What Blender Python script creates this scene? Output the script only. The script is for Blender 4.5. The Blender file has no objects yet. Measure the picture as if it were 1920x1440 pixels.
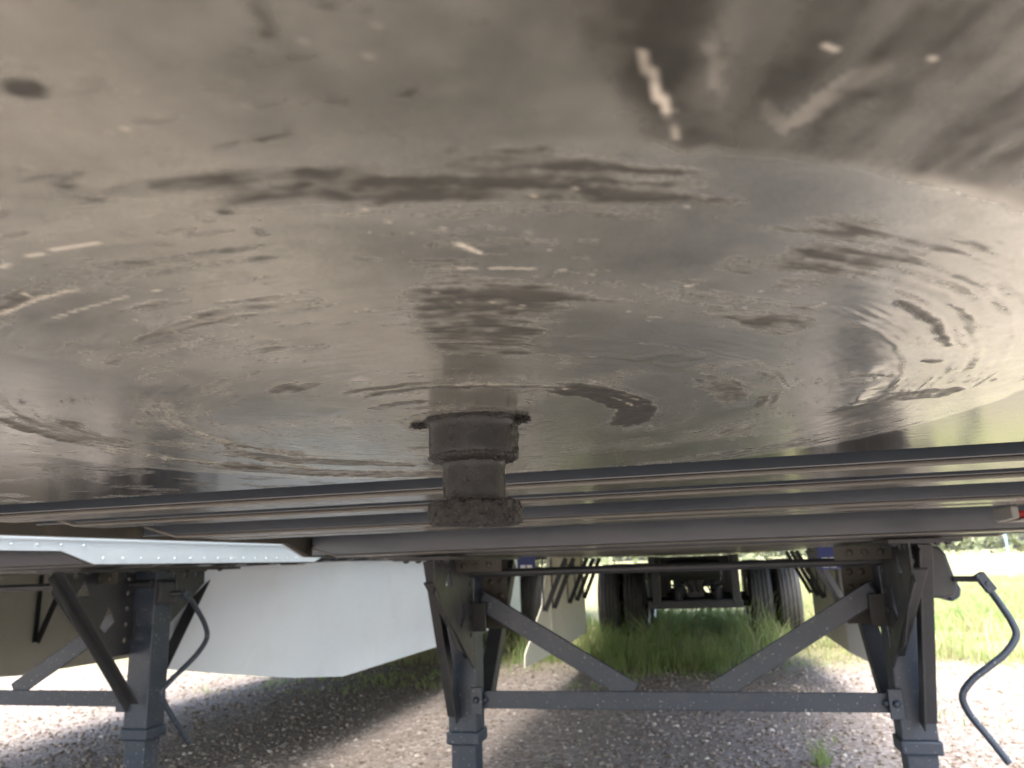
import bpy, bmesh, math, random
import numpy as np
from mathutils import Vector, Matrix, noise as mnoise
R = math.radians
random.seed(7)
rng = np.random.default_rng(11)
sc = bpy.context.scene
col = sc.collection

# ------------------------------------------------------------------ camera
cd = bpy.data.cameras.new('camera')
cam = bpy.data.objects.new('camera', cd)
col.objects.link(cam)
yaw, pitch, roll = 0.2379, 0.2325, -0.0337
cam.location = (0.1784, -0.5946, 1.0738)
fw = Vector((-math.sin(yaw) * math.cos(pitch), math.cos(yaw) * math.cos(pitch), math.sin(pitch)))
r0 = fw.cross(Vector((0, 0, 1))).normalized()
u0 = r0.cross(fw)
rt = r0 * math.cos(roll) + u0 * math.sin(roll)
up = u0 * math.cos(roll) - r0 * math.sin(roll)
mw = Matrix((rt, up, -fw)).transposed().to_4x4()
mw.translation = cam.location
cam.matrix_world = mw
cd.sensor_width = 36.0
cd.lens = 1426.47 / 1920 * 36.0
cd.clip_start = 0.01
cd.clip_end = 3000
cd.dof.use_dof = True
cd.dof.focus_distance = 0.68
cd.dof.aperture_fstop = 11.0
sc.camera = cam

# ------------------------------------------------------------------ sky, sun, exposure
SUN_EL, SUN_SIDE = 58, 2
w = bpy.data.worlds.new('World')
sc.world = w
w.use_nodes = True
nt = w.node_tree
bg = nt.nodes['Background']
sky = nt.nodes.new('ShaderNodeTexSky')
sky.sky_type = 'NISHITA'
sky.sun_disc = False
sky.sun_elevation = R(SUN_EL)
sky.sun_rotation = R(180 - SUN_SIDE)
sky.air_density = 1.0
sky.dust_density = 5.5
sky.ozone_density = 1.0
nt.links.new(sky.outputs[0], bg.inputs[0])
bg.inputs[1].default_value = 0.15
sl = bpy.data.lights.new('sun', 'SUN')
sl.energy = 1.3
sl.angle = R(50.0)
sl.color = (1.0, 0.975, 0.90)
so = bpy.data.objects.new('sun', sl)
so.rotation_euler = (R(90 - SUN_EL), 0, R(SUN_SIDE))
col.objects.link(so)
sc.view_settings.view_transform = 'Standard'
sc.view_settings.look = 'None'
sc.view_settings.gamma = 1
sc.view_settings.exposure = 2.88
sc.cycles.max_bounces = 10
sc.cycles.diffuse_bounces = 6
sc.cycles.glossy_bounces = 5

# ------------------------------------------------------------------ numpy noise
_tab = np.random.default_rng(5).random((256, 256))
def vnoise(x, y):
    xi = np.floor(x).astype(np.int64); yi = np.floor(y).astype(np.int64)
    fx = x - xi; fy = y - yi
    fx = fx * fx * (3 - 2 * fx); fy = fy * fy * (3 - 2 * fy)
    x0 = xi & 255; x1 = (xi + 1) & 255; y0 = yi & 255; y1 = (yi + 1) & 255
    return (_tab[x0, y0] * (1 - fx) + _tab[x1, y0] * fx) * (1 - fy) + (_tab[x0, y1] * (1 - fx) + _tab[x1, y1] * fx) * fy
def fbm(x, y, o=4):
    s = 0; a = 0.5; n = 0
    for i in range(o):
        s = s + a * vnoise(x * 2 ** i + 17.3 * i, y * 2 ** i + 9.1 * i); n += a; a *= 0.55
    return s / n
def sstep(a, b, x):
    t = np.clip((x - a) / (b - a), 0, 1)
    return t * t * (3 - 2 * t)

# ------------------------------------------------------------------ materials
class NT:
    def __init__(s, name):
        s.m = bpy.data.materials.new(name); s.m.use_nodes = True
        s.t = s.m.node_tree; s.b = s.t.nodes['Principled BSDF']; s.l = s.t.links
    def n(s, typ, **kw):
        nd = s.t.nodes.new('ShaderNode' + typ)
        for k, v in kw.items():
            if k.startswith('i_'):
                nd.inputs[k[2:].replace('_', ' ')].default_value = v
            else: setattr(nd, k, v)
        return nd
    def coord(s, scale=(1, 1, 1)):
        tc = s.n('TexCoord'); mp = s.n('Mapping'); mp.inputs['Scale'].default_value = scale
        s.l.new(tc.outputs['Object'], mp.inputs[0]); return mp.outputs[0]
    def noise(s, scale, detail=5, rough=0.6, vec=None, dist=0):
        nd = s.n('TexNoise'); nd.inputs['Scale'].default_value = scale; nd.inputs['Detail'].default_value = detail
        nd.inputs['Roughness'].default_value = rough; nd.inputs['Distortion'].default_value = dist
        if vec is not None: s.l.new(vec, nd.inputs['Vector'])
        return nd.outputs[0]
    def ramp(s, fac, stops):
        nd = s.n('ValToRGB'); el = nd.color_ramp.elements
        while len(el) < len(stops): el.new(0.5)
        for e, (p, c) in zip(el, stops):
            e.position = p; e.color = (*c, 1) if not isinstance(c, (int, float)) else (c, c, c, 1)
        s.l.new(fac, nd.inputs[0]); return nd.outputs[0]
    def mix(s, fac, a, b):
        nd = s.n('Mix', data_type='RGBA')
        for i, v in ((0, fac), (6, a), (7, b)):
            if hasattr(v, 'default_value') or hasattr(v, 'is_linked'): s.l.new(v, nd.inputs[i])
            else: nd.inputs[i].default_value = v if isinstance(v, (int, float)) else (*v, 1)
        return nd.outputs[2]
    def bump(s, h, dist, strength=1.0):
        nd = s.n('Bump'); nd.inputs['Distance'].default_value = dist; nd.inputs['Strength'].default_value = strength
        s.l.new(h, nd.inputs['Height']); s.l.new(nd.outputs[0], s.b.inputs['Normal'])
    def set(s, k, v):
        if hasattr(v, 'is_linked'): s.l.new(v, s.b.inputs[k])
        else: s.b.inputs[k].default_value = v if isinstance(v, (int, float)) else (*v, 1)

def paint(name, c1, c2, scale=6, rough=(0.3, 0.5), bump=0.0006, metallic=0.0, dirt=None, spots=None, spec=0.5):
    t = NT(name); v = t.coord()
    c = t.mix(t.ramp(t.noise(scale, 6, 0.65, v), [(0.3, 0.0), (0.7, 1.0)]), c1, c2)
    if dirt:
        c = t.mix(t.ramp(t.noise(scale * 3.1, 8, 0.7, v, 0.6), [(0.52, 0.0), (0.72, 0.8)]), c, dirt)
    if spots:
        c = t.mix(t.ramp(t.noise(85, 3, 0.5, v), [(0.66, 0.0), (0.70, 0.8)]), c, spots)
    t.set('Base Color', c)
    t.set('Roughness', t.ramp(t.noise(scale * 2, 5, 0.6, v), [(0.3, rough[0]), (0.7, rough[1])]))
    t.set('Metallic', metallic); t.set('Specular IOR Level', spec)
    if bump: t.bump(t.noise(scale * 25, 4, 0.6, v), bump)
    return t.m

M = {}
M['gear'] = paint('gear_paint', (0.024, 0.037, 0.058), (0.037, 0.053, 0.078), 5, (0.3, 0.45), dirt=(0.06, 0.068, 0.078), spots=(0.30, 0.31, 0.33))
M['gear_dark'] = paint('dark_gear_paint', (0.026, 0.029, 0.034), (0.04, 0.043, 0.048), 5, (0.33, 0.5), dirt=(0.055, 0.054, 0.048))
M['beam'] = paint('beam_paint', (0.030, 0.039, 0.050), (0.037, 0.047, 0.059), 1.2, (0.17, 0.24), bump=0.0001, dirt=(0.044, 0.048, 0.054), spec=1.0)
M['flange'] = paint('dusty_sheen_flange', (0.10, 0.098, 0.088), (0.15, 0.146, 0.13), 2, (0.16, 0.26), bump=0.0001, dirt=(0.17, 0.16, 0.135))  # dusty tan, lightened further to stand in for the strips' bright reflection
M['rail_in'] = paint('dirty_shaded_rail', (0.035, 0.033, 0.027), (0.06, 0.056, 0.044), 5, (0.5, 0.7), dirt=(0.085, 0.078, 0.058))  # dirt colour, with the shade inside the rail put into its darkness
M['white'] = paint('white_paint', (0.79, 0.82, 0.83), (0.83, 0.85, 0.86), 2, (0.4, 0.5), bump=0)
M['rail'] = paint('rail_paint', (0.50, 0.58, 0.63), (0.56, 0.63, 0.68), 2, (0.38, 0.5), bump=0)
M['skirt'] = paint('skirt_panel', (0.70, 0.79, 0.87), (0.75, 0.83, 0.90), 1.5, (0.35, 0.5), bump=0, dirt=(0.68, 0.75, 0.80))
M['skirt_in'] = paint('skirt_panel_bounce', (0.68, 0.66, 0.54), (0.74, 0.72, 0.59), 1.5, (0.5, 0.65), bump=0, dirt=(0.60, 0.57, 0.45))  # white panel tinted beige for the light bounced off the ground
M['wood'] = paint('floor_boards', (0.10, 0.08, 0.055), (0.16, 0.12, 0.08), 4, (0.6, 0.8))
M['rubber'] = paint('tyre_rubber', (0.022, 0.022, 0.023), (0.04, 0.039, 0.037), 6, (0.6, 0.8), dirt=(0.08, 0.07, 0.055))
M['rim'] = paint('wheel_metal', (0.5, 0.5, 0.5), (0.65, 0.65, 0.65), 6, (0.3, 0.45), metallic=0.8)
M['black'] = paint('black_strut', (0.016, 0.018, 0.020), (0.03, 0.03, 0.032), 8, (0.4, 0.6), bump=0)
M['blue'] = paint('blue_sticker', (0.02, 0.04, 0.16), (0.03, 0.05, 0.2), 8, (0.4, 0.5), bump=0)
M['bluepole'] = paint('blue_pole_paint', (0.18, 0.34, 0.62), (0.22, 0.38, 0.66), 8, (0.5, 0.6), bump=0)
M['red'] = paint('red_lens', (0.45, 0.02, 0.02), (0.5, 0.04, 0.03), 8, (0.1, 0.2), bump=0)
M['housing'] = paint('grey_housing', (0.22, 0.225, 0.21), (0.28, 0.28, 0.265), 8, (0.45, 0.6), bump=0)
M['pin'] = paint('kingpin_steel', (0.022, 0.023, 0.024), (0.042, 0.043, 0.043), 20, (0.22, 0.34), bump=0.0004, metallic=0.8, spec=0.4, dirt=(0.03, 0.028, 0.024))
def grease_mat():
    t = NT('caked_grease'); v = t.coord()
    n1 = t.noise(190, 6, 0.7, v, 0.8)
    t.set('Base Color', t.ramp(n1, [(0.44, (0.004, 0.004, 0.0038)), (0.66, (0.013, 0.0122, 0.0102)), (0.84, (0.06, 0.055, 0.044))]))
    t.set('Roughness', t.ramp(n1, [(0.3, 0.14), (0.7, 0.45)]))
    t.bump(t.noise(420, 5, 0.7, v, 0.5), 0.0020)
    return t.m
M['grease'] = grease_mat()
def bark_straw(name, c): return paint(name, c, tuple(x * 1.25 for x in c), 9, (0.7, 0.9))

def plate_mat():
    t = NT('coupler_plate_surface')
    at = t.n('Attribute', attribute_name='wear'); sp = t.n('SeparateColor')
    t.l.new(at.outputs['Color'], sp.inputs[0])
    dark, dust, scr = sp.outputs[0], sp.outputs[1], sp.outputs[2]
    cl = t.n('Attribute', attribute_name='clean').outputs['Fac']
    v = t.coord()
    fine = t.noise(140, 6, 0.72, v, 0.4)
    mid = t.noise(22, 6, 0.65, v, 0.3)
    disc = at.outputs['Alpha']
    base = t.mix(t.ramp(mid, [(0.32, 0.0), (0.68, 1.0)]), (0.46, 0.468, 0.418), (0.63, 0.642, 0.575))
    base = t.mix(t.ramp(fine, [(0.5, 0.0), (0.75, 0.6)]), base, (0.38, 0.38, 0.338))
    grain = t.noise(620, 4, 0.75, v, 0.3)
    base = t.mix(t.ramp(grain, [(0.46, 0.0), (0.64, 0.55)]), base, (0.30, 0.29, 0.255))
    outc = t.mix(t.ramp(mid, [(0.32, 0.0), (0.68, 1.0)]), (0.15, 0.153, 0.134), (0.225, 0.229, 0.202))
    base = t.mix(disc, outc, base)
    base = t.mix(dust, base, t.mix(disc, (0.30, 0.292, 0.26), (0.62, 0.61, 0.555)))
    base = t.mix(cl, base, (0.05, 0.051, 0.050))
    base = t.mix(dark, base, (0.024, 0.023, 0.020))
    base = t.mix(t.ramp(t.noise(95, 2, 0.5, v), [(0.80, 0.0), (0.82, 0.4)]), base, (0.5, 0.46, 0.38))
    base = t.mix(scr, base, (0.74, 0.70, 0.60))
    t.set('Base Color', base)
    mt = t.mix(disc, (0.45, 0.45, 0.45), (0.82, 0.82, 0.82))
    mt = t.mix(dust, mt, t.mix(disc, (0.1, 0.1, 0.1), (0.55, 0.55, 0.55)))
    mt = t.mix(cl, mt, (0, 0, 0)); mt = t.mix(dark, mt, (0.08, 0.08, 0.08)); mt = t.mix(scr, mt, (0.2, 0.2, 0.2))
    t.set('Metallic', mt)
    rg = t.ramp(fine, [(0.3, 0.14), (0.7, 0.25)])
    rg = t.mix(dust, rg, (0.36, 0.36, 0.36))
    rg = t.mix(dark, rg, (0.40, 0.40, 0.40))
    rg = t.mix(cl, rg, (0.12, 0.12, 0.12))
    t.set('Roughness', rg); t.set('Specular IOR Level', t.mix(dark, (0.6, 0.6, 0.6), (0.3, 0.3, 0.3)))
    t.bump(fine, 0.00008, 0.6)
    return t.m

def ground_mat():
    t = NT('gravel_and_soil'); v = t.coord()
    vo = t.n('TexVoronoi'); vo.inputs['Scale'].default_value = 42; t.l.new(v, vo.inputs['Vector'])
    vo2 = t.n('TexVoronoi'); vo2.inputs['Scale'].default_value = 120; t.l.new(v, vo2.inputs['Vector'])
    sepc = t.n('SeparateColor'); t.l.new(vo.outputs['Color'], sepc.inputs[0])
    g = t.ramp(sepc.outputs[0], [(0.0, (0.115, 0.092, 0.077)), (0.4, (0.20, 0.168, 0.146)), (0.75, (0.27, 0.234, 0.206)), (1.0, (0.40, 0.36, 0.325))])
    g = t.mix(t.ramp(t.noise(1.1, 6, 0.65, v), [(0.35, 0.0), (0.7, 0.8)]), g, (0.175, 0.15, 0.127))
    # grass soil beyond about y = 7
    sx = t.n('SeparateXYZ'); t.l.new(v, sx.inputs[0])
    nz = t.noise(0.9, 5, 0.6, v)
    ad = t.n('Math', operation='MULTIPLY_ADD'); t.l.new(nz, ad.inputs[0]); ad.inputs[1].default_value = 3.5; t.l.new(sx.outputs[1], ad.inputs[2])
    mr = t.n('MapRange'); mr.inputs[1].default_value = 8.6; mr.inputs[2].default_value = 10.4; t.l.new(ad.outputs[0], mr.inputs[0])
    fld = t.mix(t.ramp(t.noise(0.35, 8, 0.7, v), [(0.35, 0.0), (0.65, 1.0)]), (0.14, 0.14, 0.055), (0.22, 0.20, 0.10))
    t.set('Base Color', t.mix(mr.outputs[0], g, fld))
    t.set('Roughness', 0.9)
    t.bump(vo.outputs['Distance'], 0.012, 0.7)
    return t.m

def vcol_mat(name, attr, rough=0.8, trans=0.0, stops=None):
    t = NT(name); a = t.n('Attribute', attribute_name=attr)
    t.set('Base Color', t.ramp(a.outputs['Fac'], stops)); t.set('Roughness', rough)
    if trans:
        tr = t.n('BsdfTranslucent'); t.l.new(t.b.inputs['Base Color'].links[0].from_socket, tr.inputs[0])
        mx = t.n('MixShader'); mx.inputs[0].default_value = trans
        t.l.new(t.b.outputs[0], mx.inputs[1]); t.l.new(tr.outputs[0], mx.inputs[2])
        t.l.new(mx.outputs[0], t.t.nodes['Material Output'].inputs[0])
    return t.m

# ------------------------------------------------------------------ mesh helpers
class MB:
    def __init__(s): s.v = []; s.f = []
    def add(s, vs, fs):
        o = len(s.v); s.v += [tuple(v) for v in vs]; s.f += [[i + o for i in f] for f in fs]; return s
    def box(s, x0, x1, y0, y1, z0, z1):
        return s.add([(x, y, z) for x in (x0, x1) for y in (y0, y1) for z in (z0, z1)],
                     [(0, 1, 3, 2), (4, 6, 7, 5), (0, 4, 5, 1), (2, 3, 7, 6), (0, 2, 6, 4), (1, 5, 7, 3)])
    def prism(s, poly, axis, a, b):          # poly in the two other axes (in xyz order)
        def P(p, t):
            q = list(p); q.insert(axis, t); return q
        n = len(poly)
        return s.add([P(p, a) for p in poly] + [P(p, b) for p in poly],
                     [list(range(n)), list(range(2 * n - 1, n - 1, -1))] + [(i, i + n, (i + 1) % n + n, (i + 1) % n) for i in range(n)])
    def bar(s, p0, p1, w, h, upv=(0, 0, 1)):
        p0, p1 = Vector(p0), Vector(p1); d = (p1 - p0).normalized(); sd = d.cross(Vector(upv)).normalized(); u = sd.cross(d)
        c = [(-w / 2, -h / 2), (w / 2, -h / 2), (w / 2, h / 2), (-w / 2, h / 2)]
        return s.add([p0 + sd * a + u * b for a, b in c] + [p1 + sd * a + u * b for a, b in c],
                     [(3, 2, 1, 0), (4, 5, 6, 7)] + [(i, (i + 1) % 4, (i + 1) % 4 + 4, i + 4) for i in range(4)])
    def angle(s, p0, p1, w, t, upv, flip=1):  # an L section
        p0, p1 = Vector(p0), Vector(p1); d = (p1 - p0).normalized(); sd = d.cross(Vector(upv)).normalized(); u = sd.cross(d)
        c = [(0, 0), (w, 0), (w, t), (t, t), (t, w), (0, w)]
        n = 6
        return s.add([p0 + sd * a * flip + u * b for a, b in c] + [p1 + sd * a * flip + u * b for a, b in c],
                     [list(range(n)), list(range(2 * n - 1, n - 1, -1))] + [(i, i + n, (i + 1) % n + n, (i + 1) % n) for i in range(n)])
    def tube(s, pts, r, n=12, smooth_n=0):
        P = [Vector(p) for p in pts]
        if smooth_n:
            Q = []
            for i in range(len(P) - 1):
                a, b, c, d = P[max(i - 1, 0)], P[i], P[i + 1], P[min(i + 2, len(P) - 1)]
                for k in range(smooth_n):
                    t = k / smooth_n
                    Q.append(0.5 * ((2 * b) + (c - a) * t + (2 * a - 5 * b + 4 * c - d) * t * t + (3 * b - a - 3 * c + d) * t ** 3))
            Q.append(P[-1]); P = Q
        vs = []; prev = None
        for i, p in enumerate(P):
            d = (P[min(i + 1, len(P) - 1)] - P[max(i - 1, 0)]).normalized()
            if prev is None: sd = d.orthogonal().normalized()
            else: sd = (prev - d * prev.dot(d)).normalized()
            prev = sd; u = d.cross(sd)
            for k in range(n):
                a = 2 * math.pi * k / n; vs.append(p + (sd * math.cos(a) + u * math.sin(a)) * r)
        fs = [(i * n + k, i * n + (k + 1) % n, (i + 1) * n + (k + 1) % n, (i + 1) * n + k) for i in range(len(P) - 1) for k in range(n)]
        fs += [list(range(n - 1, -1, -1)), [(len(P) - 1) * n + k for k in range(n)]]
        return s.add(vs, fs)
    def lathe(s, prof, c, n=32, axis='z', fn=None):
        vs = []
        for r, h in prof:
            for k in range(n):
                a = 2 * math.pi * k / n
                x, y, z = (r * math.cos(a), r * math.sin(a), h) if axis == 'z' else (h, r * math.cos(a), r * math.sin(a))
                p = Vector((c[0] + x, c[1] + y, c[2] + z))
                if fn: p = fn(p, a, r, h)
                vs.append(p)
        m = len(prof)
        fs = [(i * n + k, i * n + (k + 1) % n, (i + 1) * n + (k + 1) % n, (i + 1) * n + k) for i in range(m - 1) for k in range(n)]
        fs += [list(range(n)), [(m - 1) * n + k for k in range(n - 1, -1, -1)]]
        return s.add(vs, fs)
    def dome(s, c, r, axis, sgn, n=8):        # small rivet or bolt head
        pr = [(r, 0), (r * 0.8, r * 0.45 * sgn), (r * 0.35, r * 0.65 * sgn)]
        vs = []
        for rr, h in pr:
            for k in range(n):
                a = 2 * math.pi * k / n; q = [rr * math.cos(a), rr * math.sin(a)]; q.insert(axis, h)
                vs.append((c[0] + q[0], c[1] + q[1], c[2] + q[2]))
        fs = [(i * n + k, i * n + (k + 1) % n, (i + 1) * n + (k + 1) % n, (i + 1) * n + k) for i in range(2) for k in range(n)]
        fs.append([2 * n + k for k in range(n)])
        return s.add(vs, fs)
    def build(s, name, mat, parent=None, bevel=0, smooth=False):
        me = bpy.data.meshes.new(name); me.from_pydata(s.v, [], s.f); me.update()
        bm = bmesh.new(); bm.from_mesh(me); bmesh.ops.recalc_face_normals(bm, faces=bm.faces); bm.to_mesh(me); bm.free()
        for mt in (mat if isinstance(mat, (list, tuple)) else [mat]): me.materials.append(mt)
        o = bpy.data.objects.new(name, me); col.objects.link(o)
        if parent: o.parent = parent
        if smooth:
            me.polygons.foreach_set('use_smooth', [True] * len(me.polygons))
            me.set_sharp_from_angle(angle=R(40))
        if bevel:
            b = o.modifiers.new('bevel', 'BEVEL'); b.width = bevel; b.segments = 2; b.limit_method = 'ANGLE'; b.angle_limit = R(35)
        return o

def plate_with_holes(poly, holes, x0, x1):
    """a flat plate in the y-z plane, real openings cut through it"""
    bm = bmesh.new()
    loops = [poly] + holes; edges = []
    for lp in loops:
        vs = [bm.verts.new((x0, p[0], p[1])) for p in lp]
        edges += [bm.edges.new((vs[i], vs[(i + 1) % len(vs)])) for i in range(len(vs))]
    bmesh.ops.triangle_fill(bm, use_beauty=True, use_dissolve=False, edges=edges)
    # drop any fill inside a hole
    def inside(p, lp):
        c = False; j = len(lp) - 1
        for i in range(len(lp)):
            if (lp[i][1] > p[1]) != (lp[j][1] > p[1]) and p[0] < (lp[j][0] - lp[i][0]) * (p[1] - lp[i][1]) / (lp[j][1] - lp[i][1]) + lp[i][0]: c = not c
            j = i
        return c
    kill = [f for f in bm.faces if any(inside((f.calc_center_median().y, f.calc_center_median().z), h) for h in holes)]
    bmesh.ops.delete(bm, geom=kill, context='FACES_ONLY')
    ret = bmesh.ops.extrude_face_region(bm, geom=bm.faces[:])
    for v in ret['geom']:
        if isinstance(v, bmesh.types.BMVert): v.co.x = x1
    m = MB(); bm.verts.index_update()
    m.add([v.co[:] for v in bm.verts], [[v.index for v in f.verts] for f in bm.faces]); bm.free()
    return m
def circ(y, z, r, n=12): return [(y + r * math.cos(2 * math.pi * k / n), z + r * math.sin(2 * math.pi * k / n)) for k in range(n)]

def tag(o, label=None, cat=None, group=None, kind=None):
    for k, v in (('label', label), ('category', cat), ('group', group), ('kind', kind)):
        if v: o[k] = v
    return o
def empty(name, loc=(0, 0, 0)):
    o = bpy.data.objects.new(name, None); o.empty_display_size = 0.2; o.location = loc; col.objects.link(o); return o

# ------------------------------------------------------------------ ground and setting
gm = MB()
gs = [-900, -200, -60, -20, -8, -4, 0, 4, 8, 20, 60, 200, 900]
n_ = len(gs)
gm.add([(x, y, 0) for y in gs for x in gs], [(j * n_ + i, j * n_ + i + 1, (j + 1) * n_ + i + 1, (j + 1) * n_ + i) for j in range(n_ - 1) for i in range(n_ - 1)])
tag(gm.build('ground', ground_mat()), kind='structure')

def scatter_mesh(name, verts, faces_flat, loop_tot, attr, vals, mat):
    me = bpy.data.meshes.new(name)
    me.vertices.add(len(verts)); me.vertices.foreach_set('co', verts.astype(np.float32).ravel())
    me.loops.add(len(faces_flat)); me.loops.foreach_set('vertex_index', faces_flat.astype(np.int32))
    nf = len(faces_flat) // loop_tot
    me.polygons.add(nf); me.polygons.foreach_set('loop_start', np.arange(nf, dtype=np.int32) * loop_tot)
    me.update(calc_edges=True)
    a = me.attributes.new(attr, 'FLOAT', 'POINT'); a.data.foreach_set('value', vals.astype(np.float32))
    me.materials.append(mat)
    o = bpy.data.objects.new(name, me); col.objects.link(o); return o

# pebbles
ico = bmesh.new(); bmesh.ops.create_icosphere(ico, subdivisions=1, radius=1)
iv = np.array([v.co[:] for v in ico.verts]); ifc = np.array([[v.index for v in f.verts] for f in ico.faces]); ico.free()
NP = 45000
py = 3.3 + 5.2 * rng.random(NP) ** 1.3; px = -7 + 11.5 * rng.random(NP)
ps = 0.0035 + 0.013 * rng.random(NP) ** 4
big = rng.random(NP) < 0.006; ps[big] = 0.012 + 0.010 * rng.random(big.sum())
base = iv[None] * (0.75 + 0.5 * rng.random((NP, len(iv), 1)))
sc3 = np.stack([0.8 + 0.6 * rng.random(NP), 0.8 + 0.5 * rng.random(NP), 0.45 + 0.35 * rng.random(NP)], -1)
base = base * sc3[:, None] * ps[:, None, None]
an = rng.random(NP) * 6.283; ca, sa = np.cos(an)[:, None], np.sin(an)[:, None]
X = base[..., 0] * ca - base[..., 1] * sa + px[:, None]; Y = base[..., 0] * sa + base[..., 1] * ca + py[:, None]; Z = base[..., 2] + ps[:, None] * 0.25
pv = np.stack([X, Y, Z], -1).reshape(-1, 3)
pf = (ifc[None] + (np.arange(NP) * len(iv))[:, None, None]).reshape(-1)
pc = np.repeat(rng.random(NP), len(iv))
tag(scatter_mesh('gravel', pv, pf, 3, 'tone', pc, vcol_mat('pebble_stone', 'tone', 0.85, 0, [(0.0, (0.095, 0.077, 0.062)), (0.45, (0.21, 0.172, 0.143)), (0.85, (0.30, 0.257, 0.217)), (0.98, (0.46, 0.43, 0.39))])), kind='stuff')

# grass blades
def blades(bx, by, bh, bw, lean):
    n = len(bx); a = rng.random(n) * 6.283
    dx, dy = np.cos(a), np.sin(a); la = rng.random(n) * 6.283; lx, ly = np.cos(la) * lean * bh, np.sin(la) * lean * bh
    P = np.zeros((n, 6, 3))
    for k, (t, ww) in enumerate(((0, 1), (0.55, 0.8), (1, 0.12))):
        for s_, sg in ((0, -1), (1, 1)):
            P[:, k * 2 + s_, 0] = bx + dx * bw * ww * sg * 0.5 + lx * t * t
            P[:, k * 2 + s_, 1] = by + dy * bw * ww * sg * 0.5 + ly * t * t
            P[:, k * 2 + s_, 2] = bh * (t - 0.25 * lean * t * t)
    F = np.array([[0, 1, 3, 2], [2, 3, 5, 4]])
    return P.reshape(-1, 3), (F[None] + (np.arange(n) * 6)[:, None, None]).reshape(-1)
def grass_field(name, n, x0, x1, y0, y1, keep, hgt, tone):
    gx = x0 + (x1 - x0) * rng.random(n); gy = y0 + (y1 - y0) * rng.random(n)
    k = rng.random(n) < keep(gx, gy); gx, gy = gx[k], gy[k]
    h = hgt(gx, gy) * (0.45 + 0.8 * rng.random(len(gx)))
    v, f = blades(gx, gy, h, 0.006 + 0.010 * rng.random(len(gx)) * (0.6 + gy / 16), 0.2 + 0.7 * rng.random(len(gx)))
    c = np.repeat(np.clip(tone(gx, gy) + 0.5 * (rng.random(len(gx)) - 0.5), 0, 1), 6)
    return v, f, c
GST = [(0.0, (0.17, 0.28, 0.085)), (0.4, (0.25, 0.35, 0.12)), (0.7, (0.31, 0.33, 0.14)), (1.0, (0.41, 0.37, 0.22))]
gmat = vcol_mat('grass_blade', 'tone', 0.6, 0.5, GST)
def keep_f(x, y):
    edge = 7.55 + 1.6 * (fbm(x * 0.9 + 40, y * 0.4, 3) - 0.5) * 2 - 0.55 * sstep(1.4, 2.6, x) + 0.3 * sstep(-0.5, 0.5, -np.abs(x))
    return sstep(-0.3, 0.7, y - edge) * (0.14 + 0.86 * sstep(0.40, 0.60, fbm(x * 1.9, y * 1.9, 3)))
def h_f(x, y):
    u = sstep(1.7, 0.9, np.abs(x)) * sstep(7.6, 8.6, y)
    return 0.05 + 0.30 * sstep(0.45, 0.75, fbm(x * 1.7, y * 1.7, 3)) + u * 0.34 * sstep(0.38, 0.72, fbm(x * 1.9 + 9, y * 1.9, 3)) + 0.12 * sstep(10, 18, y)
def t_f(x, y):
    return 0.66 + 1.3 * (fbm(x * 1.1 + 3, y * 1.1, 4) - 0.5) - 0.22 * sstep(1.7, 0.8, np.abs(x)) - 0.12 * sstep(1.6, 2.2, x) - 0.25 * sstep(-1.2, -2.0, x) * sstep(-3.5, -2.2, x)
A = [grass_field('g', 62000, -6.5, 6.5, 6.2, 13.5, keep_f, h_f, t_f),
     grass_field('g', 2600, -4, 6.5, 7.9, 14, lambda x, y: 0.7 * sstep(0.45, 0.6, fbm(x * 1.3 + 4, y * 1.3, 2)), lambda x, y: 0.40 + 0 * x, lambda x, y: 1.0 + 0 * x),
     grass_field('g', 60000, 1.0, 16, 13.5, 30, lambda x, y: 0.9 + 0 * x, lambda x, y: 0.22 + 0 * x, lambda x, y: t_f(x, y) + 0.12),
     grass_field('g', 5000, -4.6, -0.5, 6.0, 8.2, lambda x, y: 0.5 * sstep(0.55, 0.7, fbm(x * 2 + 5, y * 2, 3)), lambda x, y: 0.07 + 0 * x, lambda x, y: 0.45 + 0 * x),
     grass_field('g', 700, -0.2, 2.6, 3.7, 6.5, lambda x, y: sstep(0.66, 0.74, fbm(x * 1.3 + 2, y * 1.3 + 7, 3)), lambda x, y: 0.06 + 0 * x, lambda x, y: 0.5 + 0 * x)]
off = 0; V = []; F = []; C = []
for v, f, c in A: V.append(v); F.append(f + off); C.append(c); off += len(v)
tag(scatter_mesh('grass', np.concatenate(V), np.concatenate(F), 4, 'tone', np.concatenate(C), gmat), kind='stuff')
# one loose tuft in the gravel between the legs
n = 46; a = rng.random(n) * 6.283; rr = 0.05 * rng.random(n)
tv, tf = blades(rr * np.cos(a), rr * np.sin(a), 0.06 + 0.13 * rng.random(n), 0.006 + 0 * a, 0.4 + 0.7 * rng.random(n))
o = scatter_mesh('grass_tuft', tv, tf, 4, 'tone', np.repeat(0.35 + 0.3 * rng.random(n), 6), gmat)
o.location = (0.66, 3.98, 0); tag(o, 'lone green grass tuft growing out of the gravel near the right landing leg', 'grass tuft')

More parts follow.
